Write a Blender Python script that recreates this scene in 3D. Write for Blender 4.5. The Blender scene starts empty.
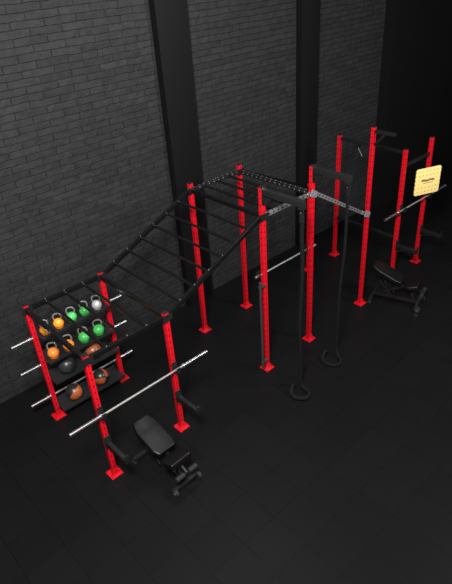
import bpy, bmesh, math, random
import numpy as np
from mathutils import Vector, Matrix, Euler
random.seed(4)
SC=bpy.context.scene
try: SC.view_settings.view_transform='Standard'
except Exception: pass

# ---------------------------------------------------------------- materials
def newmat(name):
    m=bpy.data.materials.new(name); m.use_nodes=True
    nt=m.node_tree; b=nt.nodes['Principled BSDF']; return m,nt,b
def mat(name,col,rough=.5,metal=0,noise=0.0,nscale=30,bump=0.0,spec=.5):
    m,nt,b=newmat(name)
    b.inputs['Roughness'].default_value=rough; b.inputs['Metallic'].default_value=metal
    b.inputs['Specular IOR Level'].default_value=spec
    tc=nt.nodes.new('ShaderNodeTexCoord'); n=nt.nodes.new('ShaderNodeTexNoise')
    n.inputs['Scale'].default_value=nscale; n.inputs['Detail'].default_value=4
    nt.links.new(tc.outputs['Object'],n.inputs['Vector'])
    r=nt.nodes.new('ShaderNodeValToRGB')
    r.color_ramp.elements[0].position=.3; r.color_ramp.elements[1].position=.7
    r.color_ramp.elements[0].color=tuple(c*(1-noise) for c in col)+(1,)
    r.color_ramp.elements[1].color=tuple(min(1,c*(1+noise)) for c in col)+(1,)
    nt.links.new(n.outputs['Fac'],r.inputs['Fac']); nt.links.new(r.outputs['Color'],b.inputs['Base Color'])
    if bump:
        bp=nt.nodes.new('ShaderNodeBump'); bp.inputs['Strength'].default_value=bump; bp.inputs['Distance'].default_value=.01
        nt.links.new(n.outputs['Fac'],bp.inputs['Height']); nt.links.new(bp.outputs['Normal'],b.inputs['Normal'])
    return m
def mathn(nt,op,a,b=None,c=None):
    n=nt.nodes.new('ShaderNodeMath'); n.operation=op
    for i,v in enumerate((a,b,c)):
        if v is None: continue
        if isinstance(v,(int,float)): n.inputs[i].default_value=v
        else: nt.links.new(v,n.inputs[i])
    return n.outputs[0]
def dotmat(name,base,dot,axis,step,rad,rough=.4,metal=0,spec=.5):
    m,nt,b=newmat(name); b.inputs['Roughness'].default_value=rough; b.inputs['Metallic'].default_value=metal
    b.inputs['Specular IOR Level'].default_value=spec
    tc=nt.nodes.new('ShaderNodeTexCoord'); s=nt.nodes.new('ShaderNodeSeparateXYZ')
    nt.links.new(tc.outputs['Object'],s.inputs[0])
    ax='XYZ'.index(axis); o=[i for i in range(3) if i!=ax]
    f=mathn(nt,'FRACT',mathn(nt,'DIVIDE',s.outputs[ax],step))
    d=mathn(nt,'MULTIPLY',mathn(nt,'SUBTRACT',f,.5),step)
    a1=mathn(nt,'ABSOLUTE',s.outputs[o[0]]); a2=mathn(nt,'ABSOLUTE',s.outputs[o[1]])
    lat=mathn(nt,'MINIMUM',a1,a2)
    r2=mathn(nt,'SQRT',mathn(nt,'ADD',mathn(nt,'MULTIPLY',d,d),mathn(nt,'MULTIPLY',lat,lat)))
    k=mathn(nt,'LESS_THAN',r2,rad)
    mx=nt.nodes.new('ShaderNodeMix'); mx.data_type='RGBA'
    nt.links.new(k,mx.inputs[0]); mx.inputs[6].default_value=base+(1,); mx.inputs[7].default_value=dot+(1,)
    nt.links.new(mx.outputs[2],b.inputs['Base Color']); return m
RED=(.50,.005,.012)
M_red=dotmat('red_powder_coat',RED,(.05,.0,.0),'Z',.1,.010,.28)
M_redp=mat('red_plate',RED,.3)
M_blk=mat('black_powder_coat',(.010,.010,.011),.35,0,.2,spec=.35)
M_arm=mat('black_arm_coat',(.012,.012,.013),.3,0,.2,spec=.6)
M_rung=mat('black_rung_coat',(.003,.003,.003),.15,0,.2,spec=1.0)
M_rail=mat('black_rail_coat',(.004,.004,.004),.25,0,.2,spec=.6)
M_beam=dotmat('silver_perforated_beam',(.22,.22,.23),(.006,.006,.006),'X',.09,.014,.25,.5)
M_beamb=dotmat('black_perforated_beam',(.008,.008,.008),(.22,.22,.22),'X',.1,.009,.4)
M_plate=mat('silver_gusset',(.3,.3,.31),.3,.5,.1)
M_bolt=mat('zinc_bolt',(.15,.15,.15),.4,.3,.1)
M_steel=mat('brushed_steel',(.5,.49,.48),.35,1,.08,60)
M_handle=mat('polished_handle',(.4,.4,.4),.25,.7,.03)
M_shaft=mat('shaft_steel',(.36,.34,.33),.45,.7,.08,60)
M_pipe=mat('dark_pipe',(.045,.045,.047),.3,.3,.08,60)
M_rub=mat('black_rubber',(.012,.012,.013),.7,0,.3,80,.2,spec=.3)
M_vinyl=mat('black_vinyl',(.003,.003,.0035),.38,0,.2,120,.15,spec=.3)
M_rope=mat('rope_fibre',(.006,.006,.0065),.85,0,.6,150,.6,spec=.12)
M_or=mat('orange_coat',(.74,.20,.02),.3,0,.1)
M_ye=mat('amber_coat',(.78,.28,.02),.3,0,.1)
M_gr=mat('green_coat',(.05,.42,.08),.3,0,.1)
M_wh=mat('silver_coat',(.42,.44,.42),.3,.3,.1)

# ---------------------------------------------------------------- mesh helpers
class MB:
    def __init__(s): s.bm=bmesh.new()
    def box(s,c,size,rot=None,bev=0.0):
        r=bmesh.ops.create_cube(s.bm,size=1.0); vs=r['verts']
        bmesh.ops.scale(s.bm,vec=size,verts=vs)
        if bev:
            es=list({e for v in vs for e in v.link_edges})
            q=bmesh.ops.bevel(s.bm,geom=es,offset=bev,segments=2,profile=.7,affect='EDGES')
            vs=list({v for f in q['faces'] for v in f.verts}|{v for v in vs if v.is_valid})
        M=Matrix.Translation(Vector(c))
        if rot is not None: M=M@(rot.to_matrix().to_4x4() if isinstance(rot,Euler) else rot.to_4x4())
        bmesh.ops.transform(s.bm,matrix=M,verts=vs); return s
    def cyl(s,p1,p2,r,seg=14,r2=None,bev=0):
        p1=Vector(p1);p2=Vector(p2);d=p2-p1;L=d.length
        q=bmesh.ops.create_cone(s.bm,cap_ends=True,segments=seg,radius1=r,radius2=r if r2 is None else r2,depth=L)
        M=Matrix.Translation((p1+p2)/2)@d.to_track_quat('Z','Y').to_matrix().to_4x4()
        bmesh.ops.transform(s.bm,matrix=M,verts=q['verts']); return s
    def bar(s,p1,p2,w,h,bev=.006,up='Z'):
        p1=Vector(p1);p2=Vector(p2);d=p2-p1
        R=d.to_track_quat('X','Z').to_matrix()
        return s.box((p1+p2)/2,(d.length,w,h),R,bev)
    def sph(s,c,r,sc=(1,1,1),u=20,v=14):
        q=bmesh.ops.create_uvsphere(s.bm,u_segments=u,v_segments=v,radius=r)
        bmesh.ops.transform(s.bm,matrix=Matrix.Translation(Vector(c))@Matrix.Diagonal((*sc,1)),verts=q['verts']); return s
    def lathe(s,prof,seg=24,c=(0,0,0)):
        rings=[]
        for r,z in prof:
            rings.append([s.bm.verts.new((c[0]+r*math.cos(2*math.pi*k/seg),c[1]+r*math.sin(2*math.pi*k/seg),c[2]+z)) for k in range(seg)])
        for a,b in zip(rings,rings[1:]):
            for k in range(seg): s.bm.faces.new((a[k],a[(k+1)%seg],b[(k+1)%seg],b[k]))
        s.bm.faces.new(list(reversed(rings[0]))); s.bm.faces.new(rings[-1]); return s
    def prism(s,pts,z0,z1,bev=0):
        a=[s.bm.verts.new((x,y,z0)) for x,y in pts]; b=[s.bm.verts.new((x,y,z1)) for x,y in pts]; n=len(pts)
        fs=[s.bm.faces.new(list(reversed(a))),s.bm.faces.new(b)]
        for k in range(n): fs.append(s.bm.faces.new((a[k],a[(k+1)%n],b[(k+1)%n],b[k])))
        vs=a+b
        if bev:
            es=list({e for v in vs for e in v.link_edges})
            q=bmesh.ops.bevel(s.bm,geom=es,offset=bev,segments=3,profile=.6,affect='EDGES')
            vs=list({v for f in q['faces'] for v in f.verts}|{v for v in vs if v.is_valid})
        s.last=vs; return s
    def xform(s,M): bmesh.ops.transform(s.bm,matrix=M,verts=s.last); return s
    def tube(s,pts,r,seg=10,closed=False):
        pts=[Vector(p) for p in pts]; n=len(pts); rings=[]
        N=None
        for i,p in enumerate(pts):
            if closed: t=pts[(i+1)%n]-pts[i-1]
            else: t=pts[min(i+1,n-1)]-pts[max(i-1,0)]
            t.normalize()
            if N is None: N=t.orthogonal().normalized()
            else: N=(N-t*N.dot(t)).normalized()
            B=t.cross(N); rr=r[i] if isinstance(r,(list,tuple)) else r
            rings.append([s.bm.verts.new(p+rr*(math.cos(a)*N+math.sin(a)*B)) for a in [2*math.pi*k/seg for k in range(seg)]])
        for i in range(n if closed else n-1):
            a=rings[i];b=rings[(i+1)%n]
            for k in range(seg): s.bm.faces.new((a[k],a[(k+1)%seg],b[(k+1)%seg],b[k]))
        if not closed:
            s.bm.faces.new(list(reversed(rings[0]))); s.bm.faces.new(rings[-1])
        return s
    def obj(s,name,m,parent=None,loc=(0,0,0),smooth=True,rot=None):
        bmesh.ops.recalc_face_normals(s.bm,faces=s.bm.faces)
        me=bpy.data.meshes.new(name); s.bm.to_mesh(me); s.bm.free()
        if smooth:
            for p in me.polygons: p.use_smooth=True
            try: me.set_sharp_from_angle(angle=math.radians(35))
            except Exception: pass
        me.materials.append(m)
        o=bpy.data.objects.new(name,me); SC.collection.objects.link(o)
        o.location=loc
        if rot is not None: o.rotation_euler=rot
        if parent: o.parent=parent
        return o
def root(name,label,cat,loc=(0,0,0),rot=(0,0,0),group=None):
    e=bpy.data.objects.new(name,None); e.empty_display_size=.1; SC.collection.objects.link(e)
    e.location=loc; e.rotation_euler=rot; e['label']=label; e['category']=cat
    if group: e['group']=group
    return e
def smooth_pts(ctrl,n=10):
    P=[Vector(c) for c in ctrl]; P=[P[0]]+P+[P[-1]]; out=[]
    for i in range(1,len(P)-2):
        for k in range(n):
            t=k/n; a,b,c,d=P[i-1:i+3]
            out.append(.5*((2*b)+(-a+c)*t+(2*a-5*b+4*c-d)*t*t+(-a+3*b-3*c+d)*t**3))
    out.append(P[-2]); return out

# ---------------------------------------------------------------- camera
p=[1.0098,0.0636,-0.7486,-1.9485,-6.3603,5.7917,5.4459]
cd=bpy.data.cameras.new('camera'); cam=bpy.data.objects.new('camera',cd); SC.collection.objects.link(cam)
cam.rotation_euler=p[:3]; cam.location=p[3:6]; cd.sensor_width=36; cd.lens=p[6]*100/584*36; cd.clip_end=200
SC.camera=cam

# ---------------------------------------------------------------- room
WY=.92
def brickmat():
    m,nt,b=newmat('dark_brick'); b.inputs['Roughness'].default_value=.65; b.inputs['Specular IOR Level'].default_value=.2
    tc=nt.nodes.new('ShaderNodeTexCoord'); s=nt.nodes.new('ShaderNodeSeparateXYZ'); c=nt.nodes.new('ShaderNodeCombineXYZ')
    nt.links.new(tc.outputs['Object'],s.inputs[0])
    nz=nt.nodes.new('ShaderNodeTexNoise'); nz.inputs['Scale'].default_value=4; nt.links.new(tc.outputs['Object'],nz.inputs['Vector'])
    nt.links.new(mathn(nt,'ADD',s.outputs[0],mathn(nt,'MULTIPLY',nz.outputs['Fac'],.06)),c.inputs[0])
    nt.links.new(mathn(nt,'ADD',s.outputs[2],mathn(nt,'MULTIPLY',nz.outputs['Fac'],.04)),c.inputs[1])
    br=nt.nodes.new('ShaderNodeTexBrick'); nt.links.new(c.outputs[0],br.inputs['Vector'])
    br.inputs['Scale'].default_value=1; br.inputs['Brick Width'].default_value=.46; br.inputs['Row Height'].default_value=.095
    br.inputs['Mortar Size'].default_value=.008; br.inputs['Mortar Smooth'].default_value=1.0; br.inputs['Bias'].default_value=0
    br.inputs['Color1'].default_value=(.018,.018,.0195,1); br.inputs['Color2'].default_value=(.024,.024,.0255,1); br.inputs['Mortar'].default_value=(.014,.014,.015,1)
    n2=nt.nodes.new('ShaderNodeTexNoise'); n2.inputs['Scale'].default_value=9; n2.inputs['Detail'].default_value=7; nt.links.new(tc.outputs['Object'],n2.inputs['Vector'])
    mx=nt.nodes.new('ShaderNodeMix'); mx.data_type='RGBA'; mx.blend_type='MULTIPLY'; mx.inputs[0].default_value=.5
    r=nt.nodes.new('ShaderNodeValToRGB'); r.color_ramp.elements[0].position=.3; r.color_ramp.elements[0].color=(.45,.45,.45,1); r.color_ramp.elements[1].position=.65
    nt.links.new(n2.outputs['Fac'],r.inputs['Fac']); nt.links.new(br.outputs['Color'],mx.inputs[6]); nt.links.new(r.outputs['Color'],mx.inputs[7])
    nt.links.new(mx.outputs[2],b.inputs['Base Color'])
    h=mathn(nt,'ADD',mathn(nt,'MULTIPLY',mathn(nt,'SUBTRACT',1.0,br.outputs['Fac']),.8),mathn(nt,'MULTIPLY',n2.outputs['Fac'],1.4))
    bp=nt.nodes.new('ShaderNodeBump'); bp.inputs['Strength'].default_value=.8; bp.inputs['Distance'].default_value=.017
    nt.links.new(h,bp.inputs['Height']); nt.links.new(bp.outputs['Normal'],b.inputs['Normal']); return m
def floormat():
    m,nt,b=newmat('rubber_floor'); b.inputs['Roughness'].default_value=.45; b.inputs['Specular IOR Level'].default_value=.08
    tc=nt.nodes.new('ShaderNodeTexCoord')
    br=nt.nodes.new('ShaderNodeTexBrick'); nt.links.new(tc.outputs['Object'],br.inputs['Vector'])
    br.offset=0; br.inputs['Scale'].default_value=1; br.inputs['Brick Width'].default_value=.5; br.inputs['Row Height'].default_value=.5
    br.inputs['Mortar Size'].default_value=.004; br.inputs['Mortar Smooth'].default_value=.4
    br.inputs['Color1'].default_value=(.0046,.0046,.0049,1); br.inputs['Color2'].default_value=(.0052,.0052,.0055,1); br.inputs['Mortar'].default_value=(.0024,.0024,.0024,1)
    nt.links.new(br.outputs['Color'],b.inputs['Base Color'])
    n=nt.nodes.new('ShaderNodeTexNoise'); n.inputs['Scale'].default_value=45; n.inputs['Detail'].default_value=4; nt.links.new(tc.outputs['Object'],n.inputs['Vector'])
    bp=nt.nodes.new('ShaderNodeBump'); bp.inputs['Strength'].default_value=.3; bp.inputs['Distance'].default_value=.01
    nt.links.new(mathn(nt,'SUBTRACT',mathn(nt,'MULTIPLY',n.outputs['Fac'],.5),mathn(nt,'MULTIPLY',br.outputs['Fac'],.25)),bp.inputs['Height']); nt.links.new(bp.outputs['Normal'],b.inputs['Normal']); return m
def struct(o): o['kind']='structure'; return o
struct(MB().box((4,-3,-.05),(30,14,.1)).obj('floor',floormat()))
struct(MB().box((1.5,WY+.1,4),(25,.2,8)).obj('wall_rear',brickmat()))
M_pan=mat('black_panel',(.005,.005,.0055),.6,spec=.1)
for i,(x0,x1) in enumerate([(3.24,3.84),(6.47,6.98)]):
    struct(MB().box(((x0+x1)/2,WY-.06,4),(x1-x0,.16,8),None,.005).obj('trim_%d'%(i+1),M_pan))
struct(MB().box((14.35,WY-.1,4),(10,.3,8)).obj('wall_side',M_pan))

# ---------------------------------------------------------------- rig
W=1.54; TL,TT,TG,TU=2.0,2.79,3.1,2.62
XI=5.48; XR=5.82
XS=[0,1.15,2.94,3.99,XI]
rig=root('workout_rig','long red steel workout rig with black monkey bars beside brick wall','gym rig')
def upright(x,y,h,PS=.066):
    o=MB().box((0,0,h/2),(PS,PS,h),None,.005).obj('upright',M_red,rig,(x,y,0))
    pl=MB().box((0,0,.006),(.17,.17,.012),None,.003)
    pl.prism([(-.07,0),(.07,0),(.035,.09),(-.035,.09)],-.004,.004); pl.xform(Matrix.Translation((0,-PS/2-.002,.01))@Matrix.Rotation(math.radians(90),4,'X'))
    for sx in(-1,1):
        for sy in(-1,1): pl.cyl((sx*.065,sy*.065,.008),(sx*.065,sy*.065,.032),.011,6)
    pl.obj('base_plate',M_redp,o)
    MB().box((0,0,h+.006),(PS+.004,PS+.004,.012),None,.003).obj('end_cap',M_blk,o)
TI=3.3
H=[(TL,TL),(TL,TL),(TT,TG),(TT,TG),(1.9,TI)]
yc=-1.46
for c,x in enumerate(XS):
    upright(XR if c==4 else x,0,H[c][0]); upright(x,-W,H[c][1],.060 if c==4 else .066)
JX,KX,LX=6.7,6.66,7.55
upright(JX,0,TU);upright(KX,yc,TU);upright(LX,yc,TU)
def rail(p1,p2,m=M_rail,name='rail',w=.05,h=.06):
    p1=Vector(p1);p2=Vector(p2);d=p2-p1;L=d.length
    o=MB().box((0,0,0),(L,w,h),None,.004).obj(name,m,rig,(p1+p2)/2)
    o.rotation_euler=d.to_track_quat('X','Z').to_euler()
    return o
zl=1.93; zt=2.68; z4=1.83
g=.034
for y in(0,-W):
    rail((g,y,zl),(1.15-g,y,zl))
    rail((1.15+g,y,zl),(2.94-g,y,zt),name='sloped_rail')
    rail((2.94+g,y,zt),(3.99-g,y,zt),M_beam if y else M_beamb,w=.035)
    rail((3.99+g,y,zt),((XI if y else XR)-g,y,z4),M_beam if y else M_rail,name='sloped_rail',w=.035,h=.06)
for x,z,m in((0,zl,M_rail),(1.15,zl,M_rail),(2.94,zt,M_rail),(3.99,zt,M_beamb)):
    rail((x,-g,z),(x,-W+g,z),m,'cross_beam')
def gusset(x,y,z,m=M_blk,rot=0):
    q=MB().prism([(-.07,-.055),(.08,-.045),(.08,.045),(-.07,.055)],-.004,.004)
    q.xform(Matrix.Rotation(rot,4,'Y')@Matrix.Rotation(math.radians(90),4,'X'))
    for dx,dz in((-.045,.03),(-.045,-.03),(.05,.025),(.05,-.025)): q.cyl((dx,-.002,dz),(dx,-.012,dz),.009,6)
    q.obj('gusset_plate',m,rig,(x,y-.039,z))
for x,y,z in((0,-W,zl),(1.15,-W,zl),(2.94,-W,zt),(0,0,zl),(1.15,0,zl),(2.94,0,zt),(3.99,0,zt)): gusset(x,y,z)
gusset(3.99,-W,zt,M_plate,.5); gusset(XI-.05,-W,z4+.02,M_plate,.5)
def rung(x,z):
    MB().cyl((x,-.02,z),(x,-W+.02,z),.020,14).obj('rung',M_rung,rig)
    for y in(-.0,-W): MB().cyl((x,y,z+.026),(x,y,z+.037),.008,8).obj('rung_bolt',M_bolt,rig)
for t in(.25,.5,.75): rung(1.15*t,zl)
for i in range(1,7):
    t=i/7; rung(1.15+1.79*t,zl+(zt-zl)*t)
for t in(.25,.5,.75): rung(2.94+1.05*t,zt)
AY={2.94:.70,3.99:.64}
for x in(2.94,3.99):
    q=AY[x]
    a=MB().box((0,-q/2-.033,0),(.08,q,.085),None,.005)
    a.box((0,-q,-.035),(.085,.07,.08),None,.005)
    a.box((0,-.042,-.05),(.085,.014,.26),None,.003)
    a.prism([(-.04,-.02),(-.04,-.20),(-.05,-.20),(-.22,-.02)],-.006,.006); a.xform(Matrix.Rotation(math.radians(90),4,'Z')@Matrix.Rotation(math.radians(90),4,'X'))
    a.obj('rope_arm',M_arm,rig,(x,-W,TG-.05))
MB().cyl((2.80,-W-.05,.10),(2.80,-W-.05,1.70),.019,14).box((2.855,-W-.03,1.6),(.12,.04,.04),None,.004).box((2.855,-W-.03,.2),(.12,.04,.04),None,.004).obj('vertical_pipe',M_pipe,rig)
def beam2(a,b,z):
    d=Vector((b[0]-a[0],b[1]-a[1],0)).normalized()*g
    rail((a[0]+d.x,a[1]+d.y,z),(b[0]-d.x,b[1]-d.y,z),M_blk,'cage_beam',.045,.055)
beam2((JX,0),(KX,yc),TU-.06)
MB().box((0,-.20,0),(.045,.38,.05),None,.005).bar((0,-.03,-.22),(0,-.20,-.03),.03,.03).obj('bracket_arm',M_blk,rig,(XI,-W,TI-.06))
yh=-.42
MB().box((0,0,-.03),(.07,.10,.06),None,.004).cyl((0,0,-.05),(0,-.13,-.24),.013,10).cyl((0,0,-.05),(0,.13,-.24),.013,10).cyl((0,-.17,-.24),(0,.17,-.24),.019,12).obj('hanging_grip',M_blk,rig,(JX,yh,TU-.09))
beam2((KX,yc),(LX,yc),TU-.3)
rail((JX,-g,.9),(KX,yc+g,.9),M_blk,'tie_beam',.04,.05)
def jcup(x,y,z,s=-1):
    m=MB().box((0,s*.042,.0),(.075,.015,.16),None,.003)
    m.box((0,s*.09,-.05),(.06,.09,.03),None,.004)
    m.box((0,s*.13,-.02),(.06,.014,.09),None,.004)
    m.obj('j_cup',M_blk,rig,(x,y,z))
def spot(x,y,z,L=.5,s=-1):
    m=MB().box((0,s*.042,0),(.09,.02,.2),None,.003)
    m.box((0,s*(.05+L/2),-.02),(.055,L,.07),None,.006)
    m.box((0,s*(.05+L),.02),(.055,.02,.13),None,.005)
    m.bar((0,s*.06,-.12),(0,s*.25,-.05),.03,.03,.003)
    m.obj('spotter_arm',M_blk,rig,(x,y,z))
BZ=1.12
for x in(0,1.15):
    jcup(x,-W,BZ+.02); spot(x,-W,.62,.42)
for x in(KX,LX):
    jcup(x,yc,1.52); spot(x,yc,.75,.42)
for x in(2.94,3.99): jcup(x,-W,1.73,1)
SH=[.19,.71,1.08,1.5]
M_tray=mat('shelf_tray',(.012,.012,.013),.4,0,.1)
for i,z in enumerate(SH):
    m=MB().box((.575,-.05,z),(1.075,.28,.015),None,.003)
    m.box((.575,-.19,z+.008),(1.075,.015,.04),None,.003)
    m.box((.575,.09,z+.03),(1.075,.015,.08),None,.003)
    m.obj('storage_shelf',M_tray,rig)
SB=(.3,.9,1.38)
for z in SB:
    for x in(0,1.15):
        MB().box((0,.042,0),(.06,.02,.12),None,.003).box((0,.11,-.035),(.05,.12,.02),None,.003).box((0,.17,-.01),(.05,.015,.06),None,.003).obj('bar_holder',M_blk,rig,(x,0,z+.01))

# ---------------------------------------------------------------- barbells
def barbell(loc,label,group=None,rot=(0,0,0),L=2.12,s=.40,cr=.036,ms=None,mc=None):
    e=root('barbell',label,'barbell',loc,rot,group)
    h=L/2
    MB().cyl((-h+s,0,0),(h-s,0,0),.015,12).obj('shaft',ms or M_shaft,e)
    for sg in(-1,1):
        MB().cyl((sg*(h-s),0,0),(sg*h,0,0),.025,16).cyl((sg*(h-.01),0,0),(sg*(h+.002),0,0),.027,16).obj('sleeve',M_steel,e)
        MB().cyl((sg*(h-s-.03),0,0),(sg*(h-s),0,0),cr,16).obj('collar',mc or M_steel,e)
    return e
barbell((.61,-W-.085,BZ-.0),'long bare steel barbell resting on black hooks')
barbell((3.52,-W+.085,1.71),'short steel barbell with dark collars between tall red posts',L=1.36,s=.13,cr=.055,ms=mat('darker_shaft',(.25,.24,.23),.4,.7),mc=M_blk)
barbell((7.12,yc-.085,1.5),'steel barbell racked on red cage posts')
for z in SB:
    barbell((.59,.135,z),'steel barbell stored behind shelves near brick wall','barbells stored behind shelves',L=1.78,s=.25)

# ---------------------------------------------------------------- kettlebells
def kettlebell(loc,m,colname,s=1.0,rz=0):
    e=root('kettlebell',colname+' kettlebell with steel handle on black shelf','kettlebell',loc,(0,0,rz),'kettlebells on the shelves')
    prof=[(.055*s,0),(.062*s,.003)]
    for k in range(-6,9):
        a=k*math.pi/2/9; prof.append((.084*s*math.cos(a),(.070+.080*math.sin(a))*s))
    prof.append((.01*s,.15*s))
    MB().lathe(prof,24).obj('bell',m,e)
    pts=[(-.045,0,.11),(-.058,0,.15),(-.062,0,.20),(-.042,0,.236),(0,0,.245),(.042,0,.236),(.062,0,.20),(.058,0,.15),(.045,0,.11)]
    MB().tube(smooth_pts([tuple(c*s for c in q) for q in pts],4),.012*s,10).obj('handle',M_handle,e)
    return e
top=[(.14,M_ye,'amber'),(.345,M_ye,'amber'),(.55,M_gr,'green'),(.755,M_gr,'green'),(.96,M_wh,'silver')]
bot=[(.16,M_or,'orange'),(.40,M_or,'orange'),(.65,M_gr,'green'),(.90,M_gr,'green')]
for row,z,s in((top,SH[3]+.008,.88),(bot,SH[2]+.008,.98)):
    for x,m,n in row: kettlebell((x,-.08,z),m,n,s,random.uniform(-.1,.1)-.5)
# ---------------------------------------------------------------- balls
def ballmat(name,c1,c2):
    m,nt,b=newmat(name); b.inputs['Roughness'].default_value=.35
    tc=nt.nodes.new('ShaderNodeTexCoord'); s=nt.nodes.new('ShaderNodeSeparateXYZ'); nt.links.new(tc.outputs['Object'],s.inputs[0])
    a=mathn(nt,'ARCTAN2',s.outputs[1],s.outputs[0]); k=mathn(nt,'GREATER_THAN',mathn(nt,'SINE',mathn(nt,'MULTIPLY',a,2)),0)
    mx=nt.nodes.new('ShaderNodeMix'); mx.data_type='RGBA'; nt.links.new(k,mx.inputs[0]); mx.inputs[6].default_value=c1+(1,); mx.inputs[7].default_value=c2+(1,)
    nt.links.new(mx.outputs[2],b.inputs['Base Color']); return m
K=(.013,.013,.014)
BM={'black':ballmat('black_ball',K,(.025,.025,.025)),'brown':ballmat('brown_ball',(.26,.075,.025),(.21,.055,.02)),'black and orange':ballmat('orange_black_ball',K,(.28,.07,.02))}
def ball(loc,key,r=.14,rot=(0,0,0)):
    e=root('medicine_ball',key+' leather medicine ball on black shelf','ball',loc,(0,0,0),'medicine balls on the lower shelves')
    MB().sph((0,0,0),r,u=32,v=20).obj('ball_shell',BM[key],e,rot=rot)
    m=MB()
    for k in range(2):
        a=k*math.pi/2
        m.tube([(r*math.cos(t)*math.cos(a),r*math.cos(t)*math.sin(a),r*math.sin(t)) for t in [2*math.pi*i/40 for i in range(40)]],.0025,5,True)
    m.tube([(r*math.cos(t),r*math.sin(t),0) for t in [2*math.pi*i/40 for i in range(40)]],.0025,5,True)
    m.obj('seam',M_rub,e,rot=rot)
ball((.3,-.07,SH[1]+.133),'black',.125,(.5,.3,0)); ball((.74,-.07,SH[1]+.133),'brown',.125,(.9,.2,.4))
ball((.3,-.07,SH[0]+.133),'black and orange',.125,(.6,.4,.8)); ball((.76,-.07,SH[0]+.133),'black and orange',.125,(1.2,.3,.1))

# ---------------------------------------------------------------- benches
def bench(loc,rz,label,S=1.0,inc=14):
    e=root('weight_bench',label,'bench',loc,(0,0,rz)); e.scale=(S,S,S)
    m=MB().prism([(-.13,.37),(.13,.37),(.165,.30),(.19,.20),(.19,-.20),(.15,-.30),(-.15,-.30),(-.19,-.20),(-.19,.20),(-.165,.30)],0,.095,.024)
    m.xform(Matrix.Translation((0,.15,.45+.01*(inc-10)))@Matrix.Rotation(math.radians(inc),4,'X')); m.obj('back_pad',M_vinyl,e)
    m=MB().prism([(-.15,.14),(.15,.14),(.20,.05),(.18,-.15),(-.18,-.15),(-.20,.05)],0,.095,.024)
    m.xform(Matrix.Translation((0,-.36,.43))@Matrix.Rotation(math.radians(-16),4,'X')); m.obj('seat_pad',M_vinyl,e)
    f=MB().bar((0,-.48,.10),(0,.44,.10),.06,.06).bar((0,-.42,.1),(0,-.30,.42),.05,.06).bar((0,.36,.10),(0,-.12,.38),.045,.045)
    f.bar((0,-.48,.47),(0,-.08,.39),.05,.05).bar((0,-.13,.39),(0,.42,.39+.55*math.tan(math.radians(inc))),.05,.04)
    f.bar((-.28,.42,.07),(.28,.42,.07),.06,.06).bar((-.24,-.50,.07),(.24,-.50,.07),.06,.06)
    f.bar((0,.12,.12),(0,.2,.46),.04,.04).bar((-.08,.0,.13),(-.08,.3,.48),.02,.04).bar((.08,.0,.13),(.08,.3,.48),.02,.04)
    f.obj('frame',M_blk,e)
    for s in(-1,1):
        MB().box((s*.27,.42,.02),(.05,.08,.04),None,.008).obj('rubber_foot',M_rub,e)
        MB().cyl((s*.20,-.54,.06),(s*.25,-.54,.06),.06,20).obj('wheel',M_rub,e)
        MB().cyl((s*.251,-.54,.06),(s*.256,-.54,.06),.03,16).obj('hub',M_steel,e)
        MB().cyl((s*.05,-.56,.33),(s*.19,-.56,.33),.04,14).obj('foam_roller',M_rub,e)
    MB().cyl((-.2,-.56,.33),(.2,-.56,.33),.012,12).bar((0,-.46,.40),(0,-.56,.33),.03,.03).obj('handle',M_blk,e)
    return e
bench((.53,-1.95,0),.03,'black adjustable weight bench beneath long barbell',.86,18)
bench((5.95,-1.95,0),.3,'black adjustable weight bench beside red cage posts',.9,24)

# ---------------------------------------------------------------- ropes
def rope(x,y,ztop,label,r,R,a0,turn,drift=(0,0),wob=.010):
    e=root('climbing_rope',label,'rope',(x,y,0),(0,0,0),'hanging climbing ropes')
    dx,dy=drift
    pts=[(0,0,ztop)]+[(wob*math.sin(k*.9)+dx*k/8,wob*math.cos(k*1.3)+dy*k/8,ztop*(1-k/8)) for k in range(1,7)]
    ca,sa=math.cos(a0),math.sin(a0)
    loc=[(0,.01,.30),(.01,.01,.13),(.05,-.01,.05)]
    n=14
    for k in range(1,n+1):
        t=2*math.pi*turn*k/n; RR=R*(1-.15*k/n)
        loc.append((.05+RR*math.sin(t)*1.2,-.03-R+RR*math.cos(t),r*1.25+.002+.10*max(0,(k-10)/4)**2))
    pts+=[(dx+ca*u-sa*v,dy+sa*u+ca*v,w_) for u,v,w_ in loc]
    rr=smooth_pts(pts,6); n=len(rr)
    MB().tube(rr,[r*(1+.2*max(0,(i/n-.6)/.4)) for i in range(n)],12).obj('rope_length',M_rope,e)
    MB().cyl((0,0,ztop-.12),(0,0,ztop),r+.006,12).tube([(.0,.028*math.cos(t),ztop+.02+.028*math.sin(t)) for t in [2*math.pi*i/14 for i in range(14)]],.007,6,True).obj('rope_fitting',M_blk,e)
rope(2.94,-W-.70,2.92,'thick black climbing rope curled on floor at end',.028,.125,-1.2,.82)
rope(3.99,-W-.64,2.92,'thinner black climbing rope hanging from steel arm',.022,.14,-1.6,.8,(-.05,.03))

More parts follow.
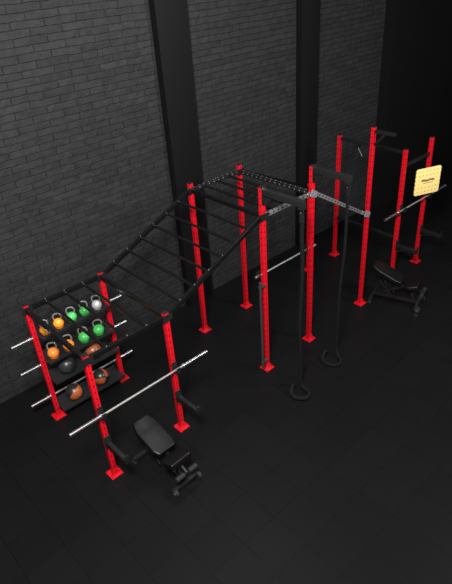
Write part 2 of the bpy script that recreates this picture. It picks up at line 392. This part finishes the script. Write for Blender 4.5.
# ---------------------------------------------------------------- yellow board
def boardmat():
    m,nt,b=newmat('yellow_board'); b.inputs['Roughness'].default_value=.5
    tc=nt.nodes.new('ShaderNodeTexCoord'); s=nt.nodes.new('ShaderNodeSeparateXYZ'); nt.links.new(tc.outputs['Object'],s.inputs[0])
    st=.08
    fx=mathn(nt,'MULTIPLY',mathn(nt,'SUBTRACT',mathn(nt,'FRACT',mathn(nt,'DIVIDE',s.outputs[0],st)),.5),st)
    fz=mathn(nt,'MULTIPLY',mathn(nt,'SUBTRACT',mathn(nt,'FRACT',mathn(nt,'DIVIDE',s.outputs[2],st)),.5),st)
    d=mathn(nt,'SQRT',mathn(nt,'ADD',mathn(nt,'MULTIPLY',fx,fx),mathn(nt,'MULTIPLY',fz,fz)))
    out=mathn(nt,'MAXIMUM',mathn(nt,'GREATER_THAN',mathn(nt,'ABSOLUTE',s.outputs[2]),.085),mathn(nt,'GREATER_THAN',mathn(nt,'ABSOLUTE',s.outputs[0]),.2))
    k=mathn(nt,'MULTIPLY',mathn(nt,'LESS_THAN',d,.012),out)
    mx=nt.nodes.new('ShaderNodeMix'); mx.data_type='RGBA'; nt.links.new(k,mx.inputs[0]); mx.inputs[6].default_value=(.82,.63,.22,1); mx.inputs[7].default_value=(.35,.2,.05,1)
    nt.links.new(mx.outputs[2],b.inputs['Base Color']); return m
yaw=math.radians(-22)
e=root('peg_board','pale yellow dotted board with dark script on red post','sign',(LX-.19,yc-.12,1.86),(0,0,yaw))
c=.03;w_,h_=.28,.26
m=MB().prism([(-w_,-h_+c),(-w_+c,-h_),(w_-c,-h_),(w_,-h_+c),(w_,h_-c),(w_-c,h_),(-w_+c,h_),(-w_,h_-c)],-.008,.008,.003)
m.xform(Matrix.Rotation(math.radians(90),4,'X')); m.obj('board_panel',boardmat(),e)
pts=[(-.15+.30*t, -.011, .02+.024*math.sin(t*56)+.006*math.sin(t*11)) for t in [i/90 for i in range(91)]]
MB().tube(pts,.0045,6).tube([(-.10,-.011,-.035),(0,-.011,-.03),(.11,-.011,-.035)],.004,6).obj('script_mark',M_blk,e)
MB().box((.16,.035,.0),(.05,.06,.08),None,.004).obj('mount_bracket',M_blk,e)

# ---------------------------------------------------------------- lights
def area(name,loc,target,size,power,col=(1,1,1),sy=None):
    l=bpy.data.lights.new(name,'AREA'); l.energy=power; l.size=size; l.color=col
    if sy: l.shape='RECTANGLE'; l.size_y=sy
    o=bpy.data.objects.new(name,l); SC.collection.objects.link(o); o.location=loc
    o.rotation_euler=(Vector(target)-Vector(loc)).to_track_quat('-Z','Y').to_euler(); return o
area('key_light',(-2,-5.5,7.5),(2.2,0,.5),1.5,1500,(1,.98,.96))
area('fill_light',(6.5,-7,6.0),(5.5,-1.2,.8),1.8,440)
area('top_light',(3.0,-.6,7.6),(2.6,-.9,0),1.2,120)
w=bpy.data.worlds.new('world'); SC.world=w; w.use_nodes=True
w.node_tree.nodes['Background'].inputs[0].default_value=(.035,.035,.04,1); w.node_tree.nodes['Background'].inputs[1].default_value=1
